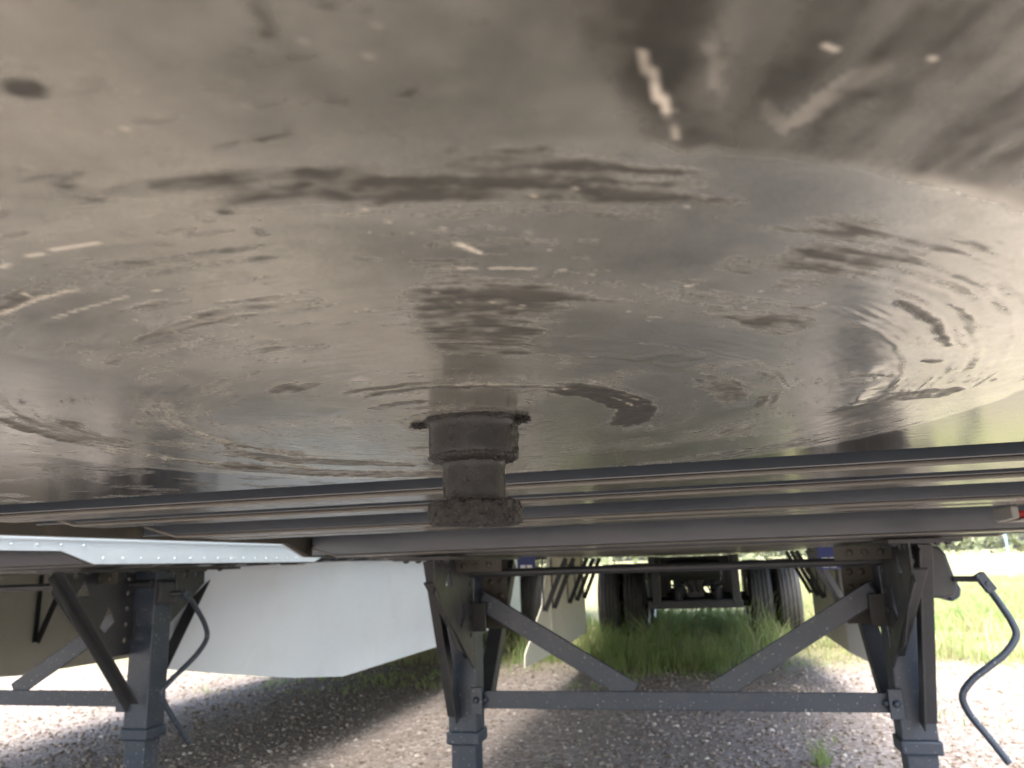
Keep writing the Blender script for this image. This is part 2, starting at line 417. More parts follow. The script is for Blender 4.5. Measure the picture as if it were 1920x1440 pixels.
# far wood along the field edge
n = 8000
tx = -60 + 330 * rng.random(n); ty = 190 + 20 * rng.random(n)
top = 5 + 5 * fbm(tx * 0.12, tx * 0 + 3, 3); tz = 0.3 + top * rng.random(n) ** 0.8
sz = 0.35 + 0.5 * rng.random(n)
q = rng.normal(size=(n, 4, 3)) * sz[:, None, None]
q += np.stack([tx, ty, tz], -1)[:, None]
tag(scatter_mesh('tree_line', q.reshape(-1, 3), np.arange(n * 4), 4, 'tone', np.repeat(rng.random(n), 4), vcol_mat('hazed_leaves', 'tone', 0.8, 0.2, [(0, (0.12, 0.15, 0.085)), (1, (0.22, 0.25, 0.15))])), kind='stuff')  # leaf colours lightened to stand in for distance haze

p = empty('marker_pole', (10.36, 30, 0))
MB().tube([(0, 0, 0), (0.01, 0, 0.8), (0.0, 0, 1.9)], 0.035, 10).build('pole', M['bluepole'], p, smooth=True)
MB().lathe([(0.001, 1.96), (0.03, 1.95), (0.042, 1.9), (0.042, 1.86), (0.001, 1.86)], (0, 0, 0), 12).build('cap', M['bluepole'], p, smooth=True)
tag(p, 'thin pale blue marker pole standing far out in the bright field', 'pole')

# ------------------------------------------------------------------ the coupler plate with its worn, greased underside
def coupler_plate(root, detailed):
    if not detailed:
        return MB().box(-1.24, 1.24, -0.93, 0.385, 1.19, 1.2).build('coupler_plate', M['rail_in'], root, bevel=0.004)
    xs = np.concatenate([np.linspace(-1.25, -0.93, 9)[:-1], np.arange(-0.93, 0.62, 0.002), np.linspace(0.62, 1.25, 16)])
    ys = np.concatenate([np.linspace(-0.93, -0.52, 12)[:-1], np.arange(-0.52, 0.374, 0.0018)])
    lip_a = np.linspace(0, math.pi / 2, 6)
    yl = 0.374 + 0.011 * np.sin(lip_a); zl = 0.011 * (1 - np.cos(lip_a))
    yy = np.concatenate([ys, yl, [0.385]]); zz = np.concatenate([0 * ys, zl, [0.03]])
    X, Y = np.meshgrid(xs, yy); Zl = np.repeat(zz[:, None], len(xs), 1)
    r = np.hypot(X, Y) + 1e-6; a = np.arctan2(Y, X); ad = np.degrees(a)
    # warp so that arcs waver
    rw = r + 0.010 * (fbm(a * 3 + 5, r * 8, 3) - 0.5) + 0.004 * (fbm(a * 14, r * 40, 3) - 0.5)
    xw = X + 0.012 * (fbm(X * 30, Y * 30, 3) - 0.5); yw = Y + 0.012 * (fbm(X * 30 + 50, Y * 30, 3) - 0.5)
    streak = fbm(rw * 260, a * 7, 4)          # along the sweep of the fifth wheel
    streak2 = fbm(rw * 70 + 30, a * 5, 4)
    patch = fbm(rw * 20, a * 2.2 + 8, 4)
    iso = fbm(X * 22, Y * 22, 5)
    isof = fbm(X * 120, Y * 120, 4)
    disc = 1 - sstep(0.423, 0.434, rw + 0.006 * (isof - 0.5))
    lw = 1 - sstep(-84, -60, ad); lw = lw * sstep(0.0, -0.05, Y)
    disc_m = disc * (1 - lw) + lw * (1 - 0.8 * sstep(0.35, 0.47, rw + 0.02 * (fbm(X * 30, Y * 60, 3) - 0.5)))
    def band(r0, r1, a0, a1, soft=0.005, asoft=5):
        return sstep(r0 - soft, r0 + soft, rw) * (1 - sstep(r1 - soft, r1 + soft, rw)) * sstep(a0 - asoft, a0 + asoft, ad) * (1 - sstep(a1 - asoft, a1 + asoft, ad))
    def blob(cx, cy, rx, ry, th=0.0):
        c, s = math.cos(th), math.sin(th); u = (xw - cx) * c + (yw - cy) * s; v = -(xw - cx) * s + (yw - cy) * c
        return np.clip(1.15 - np.hypot(u / rx, v / ry), 0, 1)
    dark = np.zeros_like(X); dust = np.zeros_like(X); scr = np.zeros_like(X); H = np.zeros_like(X)
    # general smears inside the swept disc
    dark += 0.55 * sstep(0.57, 0.72, streak2 * 0.6 + patch * 0.4) * disc
    dark += 0.35 * sstep(0.60, 0.74, streak) * sstep(0.42, 0.6, iso) * disc
    dust += 0.42 * sstep(0.42, 0.72, 0.5 * patch + 0.5 * iso) * disc * (0.7 + 0.6 * (isof - 0.5))
    # the dark comma of grease beside the pin and the thin ring leading into it
    ed = 0.5 * (isof - 0.5) + 0.6 * (streak - 0.5)
    comma = band(0.117 + 0.0, 0.150, -48, 30, 0.006, 9); dark += 1.2 * sstep(0.35, 0.6, comma + ed * 0.9)
    dark += 0.95 * sstep(0.3, 0.6, band(0.126, 0.134, -104, -44, 0.003, 8) + ed * 0.5)
    dark += 0.9 * sstep(0.3, 0.6, band(0.139 , 0.147, -112, -84, 0.003, 6) + ed * 0.5)
    dark += 0.8 * sstep(0.35, 0.6, band(0.165, 0.187, -122, -108, 0.006, 6) + ed * 0.8)
    dark += 0.9 * sstep(0.35, 0.6, band(0.088, 0.100, -126, -96, 0.004, 5) + ed * 0.8)
    dark += 0.7 * sstep(0.35, 0.7, band(0.19, 0.222, -28, 4, 0.01, 9) * 0.8 + ed * 1.2)
    # long smears at left rear
    dark += 0.75 * sstep(0.3, 0.7, band(0.25 , 0.30, 120, 172, 0.012, 12) * 0.75 + ed)
    dark += 0.6 * sstep(0.35, 0.7, band(0.30, 0.36, -178, -150, 0.012, 10) * 0.8 + ed)
    dark += 0.7 * sstep(0.4, 0.7, band(0.33, 0.40, 110, 160, 0.012, 9) * 0.7 + ed)
    dark += 0.6 * sstep(0.4, 0.7, band(0.36, 0.415, 30, 80, 0.012, 12) * 0.7 + ed * 1.2)
    # streaky dark patch upper right, darker smear in the middle extending the pin's reflection in paint
    dark += 0.9 * sstep(0.34, 0.95, band(0.345, 0.408, -55, -43, 0.014, 4) * 0.75 + 1.2 * (streak - 0.5) + 0.9 * (iso - 0.5))
    dark += 0.6 * sstep(0.4, 0.65, band(0.284, 0.312, -46, -36, 0.008, 4) * 0.75 + ed * 0.6)
    dark += 0.5 * sstep(0.25, 1.0, band(0.388, 0.422, -80, -64, 0.016, 6) * 0.75 + 0.9 * (streak - 0.5) + 0.8 * (iso - 0.5))
    dark += 0.85 * sstep(0.30, 0.95, band(0.200, 0.320, -80, -64, 0.020, 4) * 0.85 + 0.9 * (streak - 0.5) + 0.3 * (iso - 0.5))
    dark += 0.5 * sstep(0.42, 0.75, band(0.345, 0.372, -128, -84, 0.008, 9) * 0.7 + 1.0 * (streak - 0.5))
    dark += 0.45 * blob(0.199, -0.289, 0.010, 0.018, 0.3) ** 0.6
    dark += 0.45 * band(0.390, 0.420, -80, -64, 0.016, 6) * (0.5 + iso) 
    # short dark dashes strewn over the near part
    dash = sstep(0.61, 0.74, fbm(X * 85 + 3, Y * 290, 3)) * sstep(0.46, 0.62, fbm(X * 16, Y * 22 + 7, 3)) * sstep(0.17, 0.13, X); dark += 0.55 * dash * sstep(-0.30, -0.36, Y)
    dash = sstep(0.62, 0.74, fbm(rw * 420, a * 16, 3)) * sstep(0.48, 0.60, iso); dark += 0.5 * dash * disc
    dark += 0.75 * sstep(0.35, 0.6, blob(0.029, -0.4625, 0.010, 0.006, 0.2) + 0.4 * (isof - 0.5))
    dark += 0.7 * blob(0.096, -0.468, 0.004, 0.012, 0.15)
    for (x_, y_, l_, t_) in ((0.037, -0.377, 0.006, 1.2), (0.032, -0.391, 0.006, 0.3), (0.06, -0.40, 0.009, 0.1), (0.075, -0.4265, 0.010, 0.05), (0.115, -0.437, 0.005, 0.0)):
        dark += 1.0 * sstep(0.2, 0.7, blob(x_, y_, l_, 0.0018, t_))
    # unworn outside zone: clean paint right and rear, dirt washed across in front
    out = 1 - disc
    front = sstep(-0.30, -0.36, Y)
    diag = fbm((X * 0.93 + Y * 0.36) * 90, (Y * 0.93 - X * 0.36) * 14, 4)
    rightf = front * sstep(0.165, 0.185, xw - 0.25 * (Y + 0.40))
    dark += out * rightf * (0.38 * sstep(0.66, 0.38, diag) + 0.34)
    dark -= 0.5 * out * rightf * sstep(0.275, 0.30, X - 0.2 * (Y + 0.38) + 0.02 * (isof - .5))
    dust += out * rightf * (1.3 * sstep(0.3, 0.6, blob(0.222, -0.4035, 0.019, 0.0062, -0.75) + 0.8 * (isof - 0.5)) + 0.7 * sstep(0.3, 0.6, blob(0.2065, -0.3985, 0.0032, 0.013, -0.25) + 0.5 * (isof - .5)) + 0.75 * sstep(0.3, 0.6, blob(0.1925, -0.425, 0.0028, 0.016, -0.1) + 0.5 * (isof - .5)) + 0.25 * sstep(0.60, 0.75, diag) + 0.7 * sstep(0.262, 0.285, X - 0.25 * (Y + 0.38)) * sstep(0.46, 0.62, diag))
    dark += 0.4 * out * front * sstep(0.157, 0.172, xw - 0.15 * (Y + .4)) * sstep(0.20, 0.180, xw)  # dark upright band painted in as a reflection on the plate
    dust += 0.35 * out * front * (1 - rightf) * sstep(0.4, 0.65, iso)
    dust += 0.9 * (np.exp(-((rw - 0.431) / 0.006) ** 2)) * sstep(-60, -50, ad) * sstep(-30, -40, ad)
    rear = sstep(-0.06, 0.06, Y)
    clean = out * rear * sstep(0.35, 0.5, 0.9 - 0.6 * sstep(0.5, 0.7, iso) * sstep(0.2, -0.2, X))
    dark += out * rear * 0.45 * sstep(-0.25, -0.40, X)
    dark *= 1 - 0.8 * clean * sstep(0, .2, X)
    # bare bright scratches
    def line(pts, wdt, brk=0.0, amp=1.0):
        nonlocal scr
        for (x0, y0), (x1, y1) in zip(pts[:-1], pts[1:]):
            dx, dy = x1 - x0, y1 - y0; L2 = dx * dx + dy * dy
            t = np.clip(((xw * 0.1 + X * 0.9 - x0) * dx + (yw * 0.1 + Y * 0.9 - y0) * dy) / L2, 0, 1)
            d = np.hypot(X - x0 - t * dx, Y - y0 - t * dy)
            m = 1 - sstep(wdt * 0.55, wdt * 1.25, d + wdt * 0.8 * (isof - 0.5))
            if brk: m = m * sstep(brk - 0.05, brk + 0.05, fbm(X * 160 + 9, Y * 160, 2))
            scr = np.maximum(scr, m * amp)
    line([(-0.080, -0.376), (-0.053, -0.383), (-0.039, -0.385), (-0.015, -0.385)], 0.0010, 0.42)
    line([(-0.119, -0.335), (-0.087, -0.346), (-0.064, -0.350)], 0.0009, 0, 0.9)
    line([(-0.101, -0.324), (-0.052, -0.336)], 0.0008, 0, 0.7)
    line([(-0.045, -0.337), (-0.031, -0.338)], 0.0009, 0.45, 0.8)
    line([(-0.088, -0.364), (-0.087, -0.346)], 0.0009, 0.35)
    line([(0.099, -0.344), (0.104, -0.333)], 0.0017, 0.36)
    line([(0.086, -0.323), (0.110, -0.315), (0.135, -0.304)], 0.0009, 0.36, 0.8)
    line([(0.174, -0.436), (0.176, -0.420)], 0.0011, 0.3, 0.5)
    line([(0.176, -0.420), (0.1785, -0.408)], 0.0014, 0.2, 0.9)
    line([(0.1785, -0.408), (0.180, -0.394)], 0.0009, 0.2, 0.5)
    for (r_, a0, a1) in ((0.1335, -86, -6), (0.143, -35, 5)):
        line([(r_ * math.cos(R(t)), r_ * math.sin(R(t))) for t in np.linspace(a0, a1, 12)], 0.0010, 0.60, 0.5)
    scr = np.maximum(scr, 0.75 * sstep(0.86, 0.89, fbm(X * 330 + 31, Y * 330, 2)) * sstep(0.45, 0.6, iso))
    # squeezed-up grease ridges
    def ridge(rc, wd, a0, a1, h, asoft=6):
        nonlocal H
        H = H + h * np.exp(-((rw - rc) / wd) ** 2) * sstep(a0 - asoft, a0 + asoft, ad) * (1 - sstep(a1 - asoft, a1 + asoft, ad)) * (0.35 + 1.3 * sstep(0.3, 0.7, fbm(rw * 60, a * 22, 4)))
    for k, rc in enumerate((0.212, 0.2155, 0.219, 0.2225, 0.226, 0.230, 0.234, 0.238, 0.243, 0.248)):
        ridge(rc, 0.0013, -66 + 2 * k, 12 - 2 * k, 0.0004)
    for rc, h in ((0.232, 0.0016), (0.24, 0.0008)): ridge(rc, 0.0022, -180, -140, h); 
    ridge(0.238, 0.0024, 150, 190, 0.0016)
    H += 0.0016 * np.exp(-((r - (0.232 + (180 - ad) / 41 * 0.105)) / 0.0028) ** 2) * sstep(134, 145, ad) * (0.4 + 1.2 * isof)
    for k, rc in enumerate((0.322, 0.327, 0.333, 0.338, 0.344, 0.350, 0.356, 0.363, 0.370, 0.378)):
        ridge(rc, 0.0016, -46 + 2 * k, 12 - 2 * k, 0.00018)
    ridge(0.350, 0.003, 150, 190, 0.0018); ridge(0.350, 0.003, -190, -150, 0.0014)
    ridge(0.300, 0.010, -12, 14, 0.0016); ridge(0.118, 0.002, -60, 40, 0.0006); ridge(0.154, 0.002, -50, 40, 0.0007)
    ridge(0.060, 0.004, -180, 180, 0.0005)
    H += 0.00028 * disc * (streak - 0.5) * sstep(0.3, 0.6, patch) + 0.00012 * (isof - 0.5)
    H += 0.0010 * sstep(0.3, 0.6, comma) * (isof - 0.2)
    fl_ = vnoise(rw * 330, a * 2.5) * 0.6 + 0.4 * vnoise(rw * 200 + 9, a * 6)
    dark += 0.45 * sstep(0.56, 0.74, fl_) * (band(0.205, 0.25, -70, 14, 0.008, 10) + band(0.315, 0.39, -50, 16, 0.01, 8) + 0.7 * band(0.30, 0.42, -178, -96, 0.02, 12) + 0.7 * band(0.16, 0.40, 110, 178, 0.03, 12))
    H += 0.00012 * sstep(0.5, 0.75, fl_) * (band(0.205, 0.25, -70, 14, 0.008, 10) + band(0.315, 0.39, -50, 16, 0.01, 8))
    # black crusts
    dark += 1.1 * sstep(0.35, 0.6, band(0.3455, 0.3500, -38, -19, 0.0012, 3) + 0.7 * (isof - 0.5))
    dark += 1.1 * sstep(0.3, 0.5, blob(0.326, -0.079, 0.008, 0.0035, 0.5) + 0.7 * (isof - 0.5))
    dark += 0.9 * sstep(0.3, 0.6, band(0.325, 0.375, 2, 9, 0.006, 2) * 0.7 + 1.0 * (isof - 0.5))
    dark += 0.9 * sstep(0.5, 0.7, band(0.226, 0.236, -3, 10, 0.003, 2) + 0.8 * (isof - 0.5))
    dark += 0.9 * sstep(0.45, 0.6, band(0.3465, 0.3535, 150, 170, 0.001, 5) + 1.1 * (isof - 0.55))
    dark += 0.9 * sstep(0.45, 0.6, band(0.232, 0.238, 165, 180, 0.001, 5) + 1.1 * (isof - 0.55))
    H += 0.0022 * np.clip(dark - 0.6, 0, 1) * isof
    keep = (zz <= 1e-9)[:, None] * 1.0
    Zf = 1.19 + Zl - H * keep
    fs = fbm(rw * 200 + 3, a * 12, 3); fi = fbm(X * 110 + 5, Y * 110, 3)
    dark = 0.88 * sstep(0.05, 1.15, dark * (0.70 + 0.8 * (fs - 0.5) * disc + 0.7 * (fi - 0.5)) * 1.6)
    ring_m = np.maximum.reduce([sstep(0.30, 0.7, comma + ed * 0.9), 0.8 * sstep(0.3, 0.7, band(0.126, 0.134, -104, -44, 0.003, 8) + ed * 0.5), 0.8 * sstep(0.3, 0.6, band(0.139, 0.147, -112, -84, 0.003, 6) + ed * 0.5), 0.8 * sstep(0.35, 0.6, band(0.3455, 0.3500, -38, -19, 0.0012, 3) + 0.7 * (isof - 0.5)), 0.8 * sstep(0.3, 0.5, blob(0.326, -0.079, 0.008, 0.0035, 0.5) + 0.7 * (isof - 0.5)), 0.6 * sstep(0.35, 0.6, band(0.088, 0.100, -126, -96, 0.004, 5) + ed * 0.8)])
    dark = np.maximum(dark, 0.93 * ring_m)
    dark = np.clip(dark, 0, 1); dust = np.clip(dust, 0, 1); clean = np.clip(clean, 0, 1)
    nx, ny = len(xs), len(yy)
    vs = np.stack([X, Y, Zf], -1).reshape(-1, 3)
    i, j = np.meshgrid(np.arange(nx - 1), np.arange(ny - 1)); b = (j * nx + i).ravel()
    f = np.stack([b, b + nx, b + nx + 1, b + 1], -1).ravel()      # faces look down
    o = scatter_mesh('coupler_plate', vs, f, 4, 'clean', clean.ravel(), plate_mat())
    ca = o.data.attributes.new('wear', 'FLOAT_COLOR', 'POINT')
    ca.data.foreach_set('color', np.stack([dark, dust, scr, disc_m], -1).astype(np.float32).ravel())
    o.data.polygons.foreach_set('use_smooth', [True] * len(o.data.polygons))
    o.parent = root
    o['label'] = 'greasy grey-brown coupler plate with curved scuffs'
    return o

def kingpin(root):
    prof = [(0.040, 1.195), (0.0400, 1.189), (0.0382, 1.1872), (0.0370, 1.1850), (0.0366, 1.182), (0.0366, 1.1625), (0.0362, 1.1605), (0.0345, 1.1592), (0.0285, 1.1572), (0.0262, 1.1545), (0.0254, 1.151),
            (0.0254, 1.127), (0.0262, 1.124), (0.029, 1.1222), (0.0345, 1.1218), (0.0357, 1.1205), (0.0357, 1.1085), (0.0345, 1.1068), (0.001, 1.1066)]
    fine = []
    for (r0_, h0), (r1_, h1) in zip(prof[:-1], prof[1:]):
        k = max(1, int(abs(h1 - h0) / 0.003)); fine += [(r0_ + (r1_ - r0_) * t / k, h0 + (h1 - h0) * t / k) for t in range(k)]
    fine.append(prof[-1])
    def fn(p, a, r, h): return p + Vector((math.cos(a), math.sin(a), 0)) * 0.0005 * mnoise.noise(p * 90)
    kp = MB().lathe(fine, (0, 0, 0), 96, fn=fn).build('kingpin', M['pin'], root, smooth=True)
    kp['label'] = 'stubby steel kingpin coated with dried grease'
    def cake(prof, amp, lump, seed, side=0.0, sub=3):
        pts = []
        for (r0_, h0), (r1_, h1) in zip(prof[:-1], prof[1:]): pts += [(r0_ + (r1_ - r0_) * t / sub, h0 + (h1 - h0) * t / sub) for t in range(sub)]
        pts.append(prof[-1])
        c0 = pts[len(pts) // 2]
        def fn(p, a, r, h):
            d = Vector((math.cos(a), math.sin(a), 0)); q = Vector((p.x, p.y, p.z + seed))
            nn = mnoise.fractal(q * lump, 0.9, 2.1, 5) ; n2 = mnoise.noise(Vector((a * 3, h * 60, seed * 7)))
            am = amp * (0.6 + side * max(0, math.cos(a)) + 0.5 * n2)
            return p + d * am * nn + Vector((0, 0, 0.7 * am * mnoise.fractal(q * lump * 1.1 + Vector((9, 4, 1)), 0.9, 2.1, 4)))
        return MB().lathe(pts, (0, 0, 0), 180, fn=fn).build('grease_clump', M['grease'], kp, smooth=False)
    cake([(0.0358, 1.1235), (0.0372, 1.1215), (0.0378, 1.117), (0.0376, 1.111), (0.0368, 1.1066), (0.030, 1.1052), (0.002, 1.1055)], 0.0030, 110, 1.0, 0.6)
    cake([(0.0362, 1.1612), (0.0369, 1.1600), (0.0366, 1.1583), (0.034, 1.1566), (0.029, 1.1556), (0.0262, 1.1545)], 0.0013, 210, 2.0, 0.9)
    cake([(0.0415, 1.1895), (0.0405, 1.1886), (0.0385, 1.1875), (0.0371, 1.1862), (0.0364, 1.1855)], 0.0012, 120, 3.0, 0.8)
    def fn2(p, a, r, h): return p
    # clumps dragged out sideways on the plate at the pin's foot, and up the right flank
    for (cx, cy, sx, sy, sz, sd) in ((-0.0445, -0.004, 0.009, 0.006, 0.0025, 4), (0.0415, -0.004, 0.007, 0.007, 0.004, 5)):
        m = MB(); bmi = bmesh.new(); bmesh.ops.create_icosphere(bmi, subdivisions=4, radius=1)
        vs = []
        for v in bmi.verts:
            k = 1 + 0.5 * mnoise.fractal(v.co * 3 + Vector((sd, 0, 0)), 0.8, 2.1, 4); vs.append((cx + v.co.x * sx * k, cy + v.co.y * sy * k, 1.189 + v.co.z * sz * k))
        bmi.verts.index_update(); m.add(vs, [[v.index for v in f.verts] for f in bmi.faces]); bmi.free()
        m.build('grease_clump', M['grease'], kp)
    def fl(p, a, r, h):
        return p
    m = MB()
    vs = []; nu, nv = 60, 24
    for iu in range(nu):
        for iv_ in range(nv):
            z = 1.186 - 0.028 * iu / (nu - 1); a = R(-38 + 60 * iv_ / (nv - 1)); e = math.sin(math.pi * iv_ / (nv - 1))
            rr_ = 0.0358 + e * (0.0014 + 0.0024 * mnoise.fractal(Vector((math.cos(a) * 6, math.sin(a) * 6, z * 170)), 0.9, 2.1, 4))
            vs.append((rr_ * math.cos(a), rr_ * math.sin(a), z))
    m.add(vs, [(i * nv + k, i * nv + k + 1, (i + 1) * nv + k + 1, (i + 1) * nv + k) for i in range(nu - 1) for k in range(nv - 1)]).build('grease_clump', M['grease'], kp)
    return kp

# ------------------------------------------------------------------ trailer
def wheel(root, x0, x1, y, sgn):
    W = x1 - x0; r = 0.515; ws = W / 2
    prof = [(0.29, -ws + 0.02), (0.36, -ws - 0.002), (0.43, -ws - 0.004), (0.475, -ws + 0.004), (0.505, -ws + 0.03)]
    g = [-0.075, -0.026, 0.026, 0.075]
    h = -ws + 0.035
    prof.append((0.512, h))
    for c in g:
        prof += [(0.515, c - 0.007), (0.500, c - 0.005), (0.500, c + 0.005), (0.515, c + 0.007)]
    prof += [(0.512, -h), (0.505, ws - 0.03), (0.475, ws - 0.004), (0.43, ws + 0.004), (0.36, ws + 0.002), (0.29, ws - 0.02)]
    t = MB().lathe(prof, ((x0 + x1) / 2, y, 0.515), 48, 'x').build('wheel', M['rubber'], root, smooth=True)
    xr = (x0 + x1) / 2
    MB().lathe([(0.288, -ws + 0.02), (0.285, -ws + 0.005), (0.26, -ws + 0.01), (0.24, -0.03 * sgn), (0.1, -0.02 * sgn), (0.1, 0.02 * sgn), (0.26, ws - 0.01), (0.285, ws - 0.005), (0.288, ws - 0.02)], (xr, y, 0.515), 32, 'x').build('rim', M['rim'], t, smooth=True)

def trailer(loc, near, o):
    root = empty('semi_trailer', loc)
    T = lambda m, nm, mt, par=None, **kw: m.build(nm, mt, par or root, **kw)
    coupler_plate(root, near)
    if near: kingpin(root)
    else: MB().lathe([(0.042, 1.195), (0.0366, 1.18), (0.0366, 1.16), (0.0254, 1.155), (0.0254, 1.124), (0.0357, 1.12), (0.0357, 1.107)], (0, 0, 0), 24).build('kingpin', M['pin'], root, smooth=True)
    # floor and crossmembers (I-section, bottom flange, web, top flange)
    T(MB().box(-1.27, 1.27, 0.37, 15.2, 1.32, 1.345), 'floor', M['wood'])
    T(MB().box(-1.24, 1.24, -0.93, 0.36, 1.23, 1.32), 'coupler_frame', M['rail_in'])
    def beam(y0, y1, z, xe, web=None, h=None):
        m = MB(); yc = (y0 + y1) / 2 if web is None else web; top = 1.319
        t = 0.007
        m.prism([(-xe - 0.10, z + 0.03), (-xe, z), (xe, z), (xe + 0.10, z + 0.03), (xe + 0.10, z + 0.03 + t), (xe, z + t), (-xe, z + t), (-xe - 0.10, z + 0.03 + t)], 1, y0, y1)
        m.box(-xe - 0.1, xe + 0.1, yc - 0.004, yc + 0.004, z + t + 0.0, top - 0.006)
        m.box(-xe - 0.1, xe + 0.1, y0, y1, top - 0.006, top)
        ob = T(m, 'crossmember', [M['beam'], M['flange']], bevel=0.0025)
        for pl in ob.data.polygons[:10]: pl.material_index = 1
        return ob
    beam(0.49, 0.59, 1.18, 1.08, web=0.496)
    beam(0.75, 0.84, 1.18, 1.10, web=0.756)
    beam(1.10, 1.19, 1.166, 1.12, web=1.106); beam(1.25, 1.34, 1.166, 1.12)
    beam(1.62, 1.70, 1.185, 1.12)
    beam(2.02, 2.13, 1.121, 1.14, web=2.028)
    y = 2.36
    k = 0
    while y < 15.0:
        beam(y, y + 0.09, 1.112 if y < 3.6 else 1.125, 1.14, web=y + 0.006 if y < 4 else None); y += 0.305
    # side rails: white outside with a riveted reinforcement at the landing gear, inside dark from dirt and painted-in shade
    for sg in (-1, 1):
        zt, zb, zg = 1.40, 1.170, 1.124
        gy = o.get('gusset', 0)
        poly = [(-0.95, zb), (1.905 + gy, zb), (2.06 + gy, zg), (3.5, zg), (3.66, zb), (15.25, zb), (15.25, zt), (-0.95, zt)]
        m = MB().prism(poly, 0, sg * 1.292, sg * 1.30)
        for yy_ in np.arange(-0.9, 15.2, 0.10):
            zr = zg + 0.02 if 2.05 + gy < yy_ < 3.5 else zb + 0.02
            m.dome((sg * 1.30, yy_, zr + 0.0), 0.006, 0, sg)
            m.dome((sg * 1.30, yy_ + 0.03, zb + 0.075), 0.005, 0, sg)
        m.box(*sorted((sg * 1.300, sg * 1.304)), -0.95, 15.25, zb + 0.036, zb + 0.042)
        rl = T(m, 'side_rail', M['rail'])
        m = MB().prism([(p_[0], p_[1] + 0.0015) for p_ in poly], 0, sg * 1.270, sg * 1.2915)
        m.box(*sorted((sg * 1.20, sg * 1.2695)), 0.39, 15.2, 1.205, 1.212)
        for yy_ in (0.755, 1.02, 1.20, 1.36, 1.60, 1.75, 1.95, 2.1, 2.2):
            for zz_ in (1.222, 1.262): m.dome((sg * 1.2695, yy_, zz_), 0.011, 0, -sg)
        m.build('inner_channel', M['rail_in'], rl)
        T(MB().box(*sorted((sg * 1.285, sg * 1.299)), -0.95, 15.25, 1.401, 4.02), 'side_wall', M['white'])
    T(MB().box(-1.284, 1.284, -0.95, -0.935, 1.17, 4.02), 'front_wall', M['white'])
    T(MB().box(-1.284, 1.284, 15.2, 15.24, 1.17, 4.02), 'rear_door', M['white'])
    T(MB().box(-1.30, 1.30, -0.95, 15.25, 4.021, 4.06), 'roof', M['white'])
    # landing gear
    LY = 2.72
    for sg in (-1, 1):
        X0 = sg * 0.872; s = lambda x: X0 + sg * x       # outward positive
        bx = lambda m, a, b, *r_: m.box(*sorted((s(a), s(b))), *r_)
        leg = T(bx(MB(), -0.062, 0.062, LY - 0.062, LY + 0.062, 0.40, 1.10), 'landing_leg', M['gear'], bevel=0.006)
        T(bx(MB(), -0.071, 0.071, LY - 0.071, LY + 0.071, 0.352, 0.402), 'collar', M['gear'], leg, bevel=0.008)
        T(bx(MB(), -0.053, 0.053, LY - 0.053, LY + 0.053, 0.02, 0.351), 'inner_tube', M['gear'], leg, bevel=0.005)
        T(bx(MB(), -0.13, 0.13, LY - 0.14, LY + 0.14, 0.004, 0.024), 'foot', M['gear_dark'], leg, bevel=0.006)
        # wing plate in the y-z plane with triangular openings and bolt holes
        yp = o.get('plate_dy', 0)
        poly = [(2.17, 1.112), (2.17, 1.02), (2.42, 0.76), (2.52, 0.725), (2.655, 0.725), (2.655, 1.112)]
        tri1 = [(2.345, 1.065), (2.385, 1.0), (2.30, 1.0)]
        tri2 = [(2.505, 0.955), (2.545, 0.875), (2.49, 0.83), (2.455, 0.86)]
        holes = [tri1, tri2] + [circ(2.615, z_, 0.012) for z_ in (0.79, 0.86, 0.93, 1.0, 1.06)] + [circ(y_, 1.085, 0.013) for y_ in (2.22, 2.29, 2.43, 2.52)]
        T(plate_with_holes(poly, holes, s(-0.058), s(-0.052)), 'mounting_plate', M['gear_dark'], leg)
        poly = [(2.785, 1.112), (2.785, 0.78), (2.87, 0.80), (3.22, 1.06), (3.22, 1.112)]
        T(plate_with_holes(poly, [circ(y_, 1.075, 0.014) for y_ in (2.85, 2.93, 3.02, 3.11)] + [circ(2.83, z_, 0.013) for z_ in (0.86, 0.93, 1.0)], s(-0.058), s(-0.052)), 'mounting_plate', M['gear_dark'], leg)
        # outward mounting plate with bolt holes seen edge-on above the brace
        m = MB()
        m.box(*sorted((s(-0.12), s(0.10))), 2.15, 3.28, 1.098, 1.110)
        for q_ in range(8): m.dome((s(-0.09), 2.22 + 0.13 * q_, 1.098), 0.014, 2, -1, 6); m.dome((s(0.075), 2.22 + 0.13 * q_, 1.098), 0.014, 2, -1, 6)
        T(m, 'top_flange', M['gear_dark'], leg)
        m = MB(); m.box(*sorted((s(-0.175), s(-0.058))), 2.80, 2.806, 0.80, 1.097)
        for q_ in range(2):
            for z_ in (0.94, 1.0, 1.05): m.dome((s(-0.10 - 0.045 * q_), 2.799, z_), 0.013, 1, -1, 10)
        T(m, 'bolt_plate', M['rail_in'], leg); m = MB()
        m.box(*sorted((s(-0.25), s(0.05))), 2.42, 2.426, 1.048, 1.097)
        for q_ in range(5): m.dome((s(0.01 - 0.052 * q_), 2.4195, 1.074), 0.013, 1, -1, 10)
        T(m, 'bolt_plate', M['rail_in'], leg)
        # V braces, fore and aft
        if near: T(MB().angle((s(0.014), 2.40, 1.097), (s(0.004), 2.656, 0.465), 0.058, 0.008, (sg, 0, 0), sg), 'front_brace', M['gear_dark'], leg, bevel=0.002)
        if near: T(MB().angle((s(-0.055), 2.21, 1.02), (s(-0.070), 2.652, 0.70), 0.055, 0.008, (sg, 0, 0), sg), 'front_brace', M['gear_dark'], leg, bevel=0.002)
        if not near:
            T(MB().angle((s(0.03), 2.09, 1.105), (s(0.0), 2.62, 0.52), 0.045, 0.008, (sg, 0, 0), sg), 'front_brace', M['gear_dark'], leg, bevel=0.002)
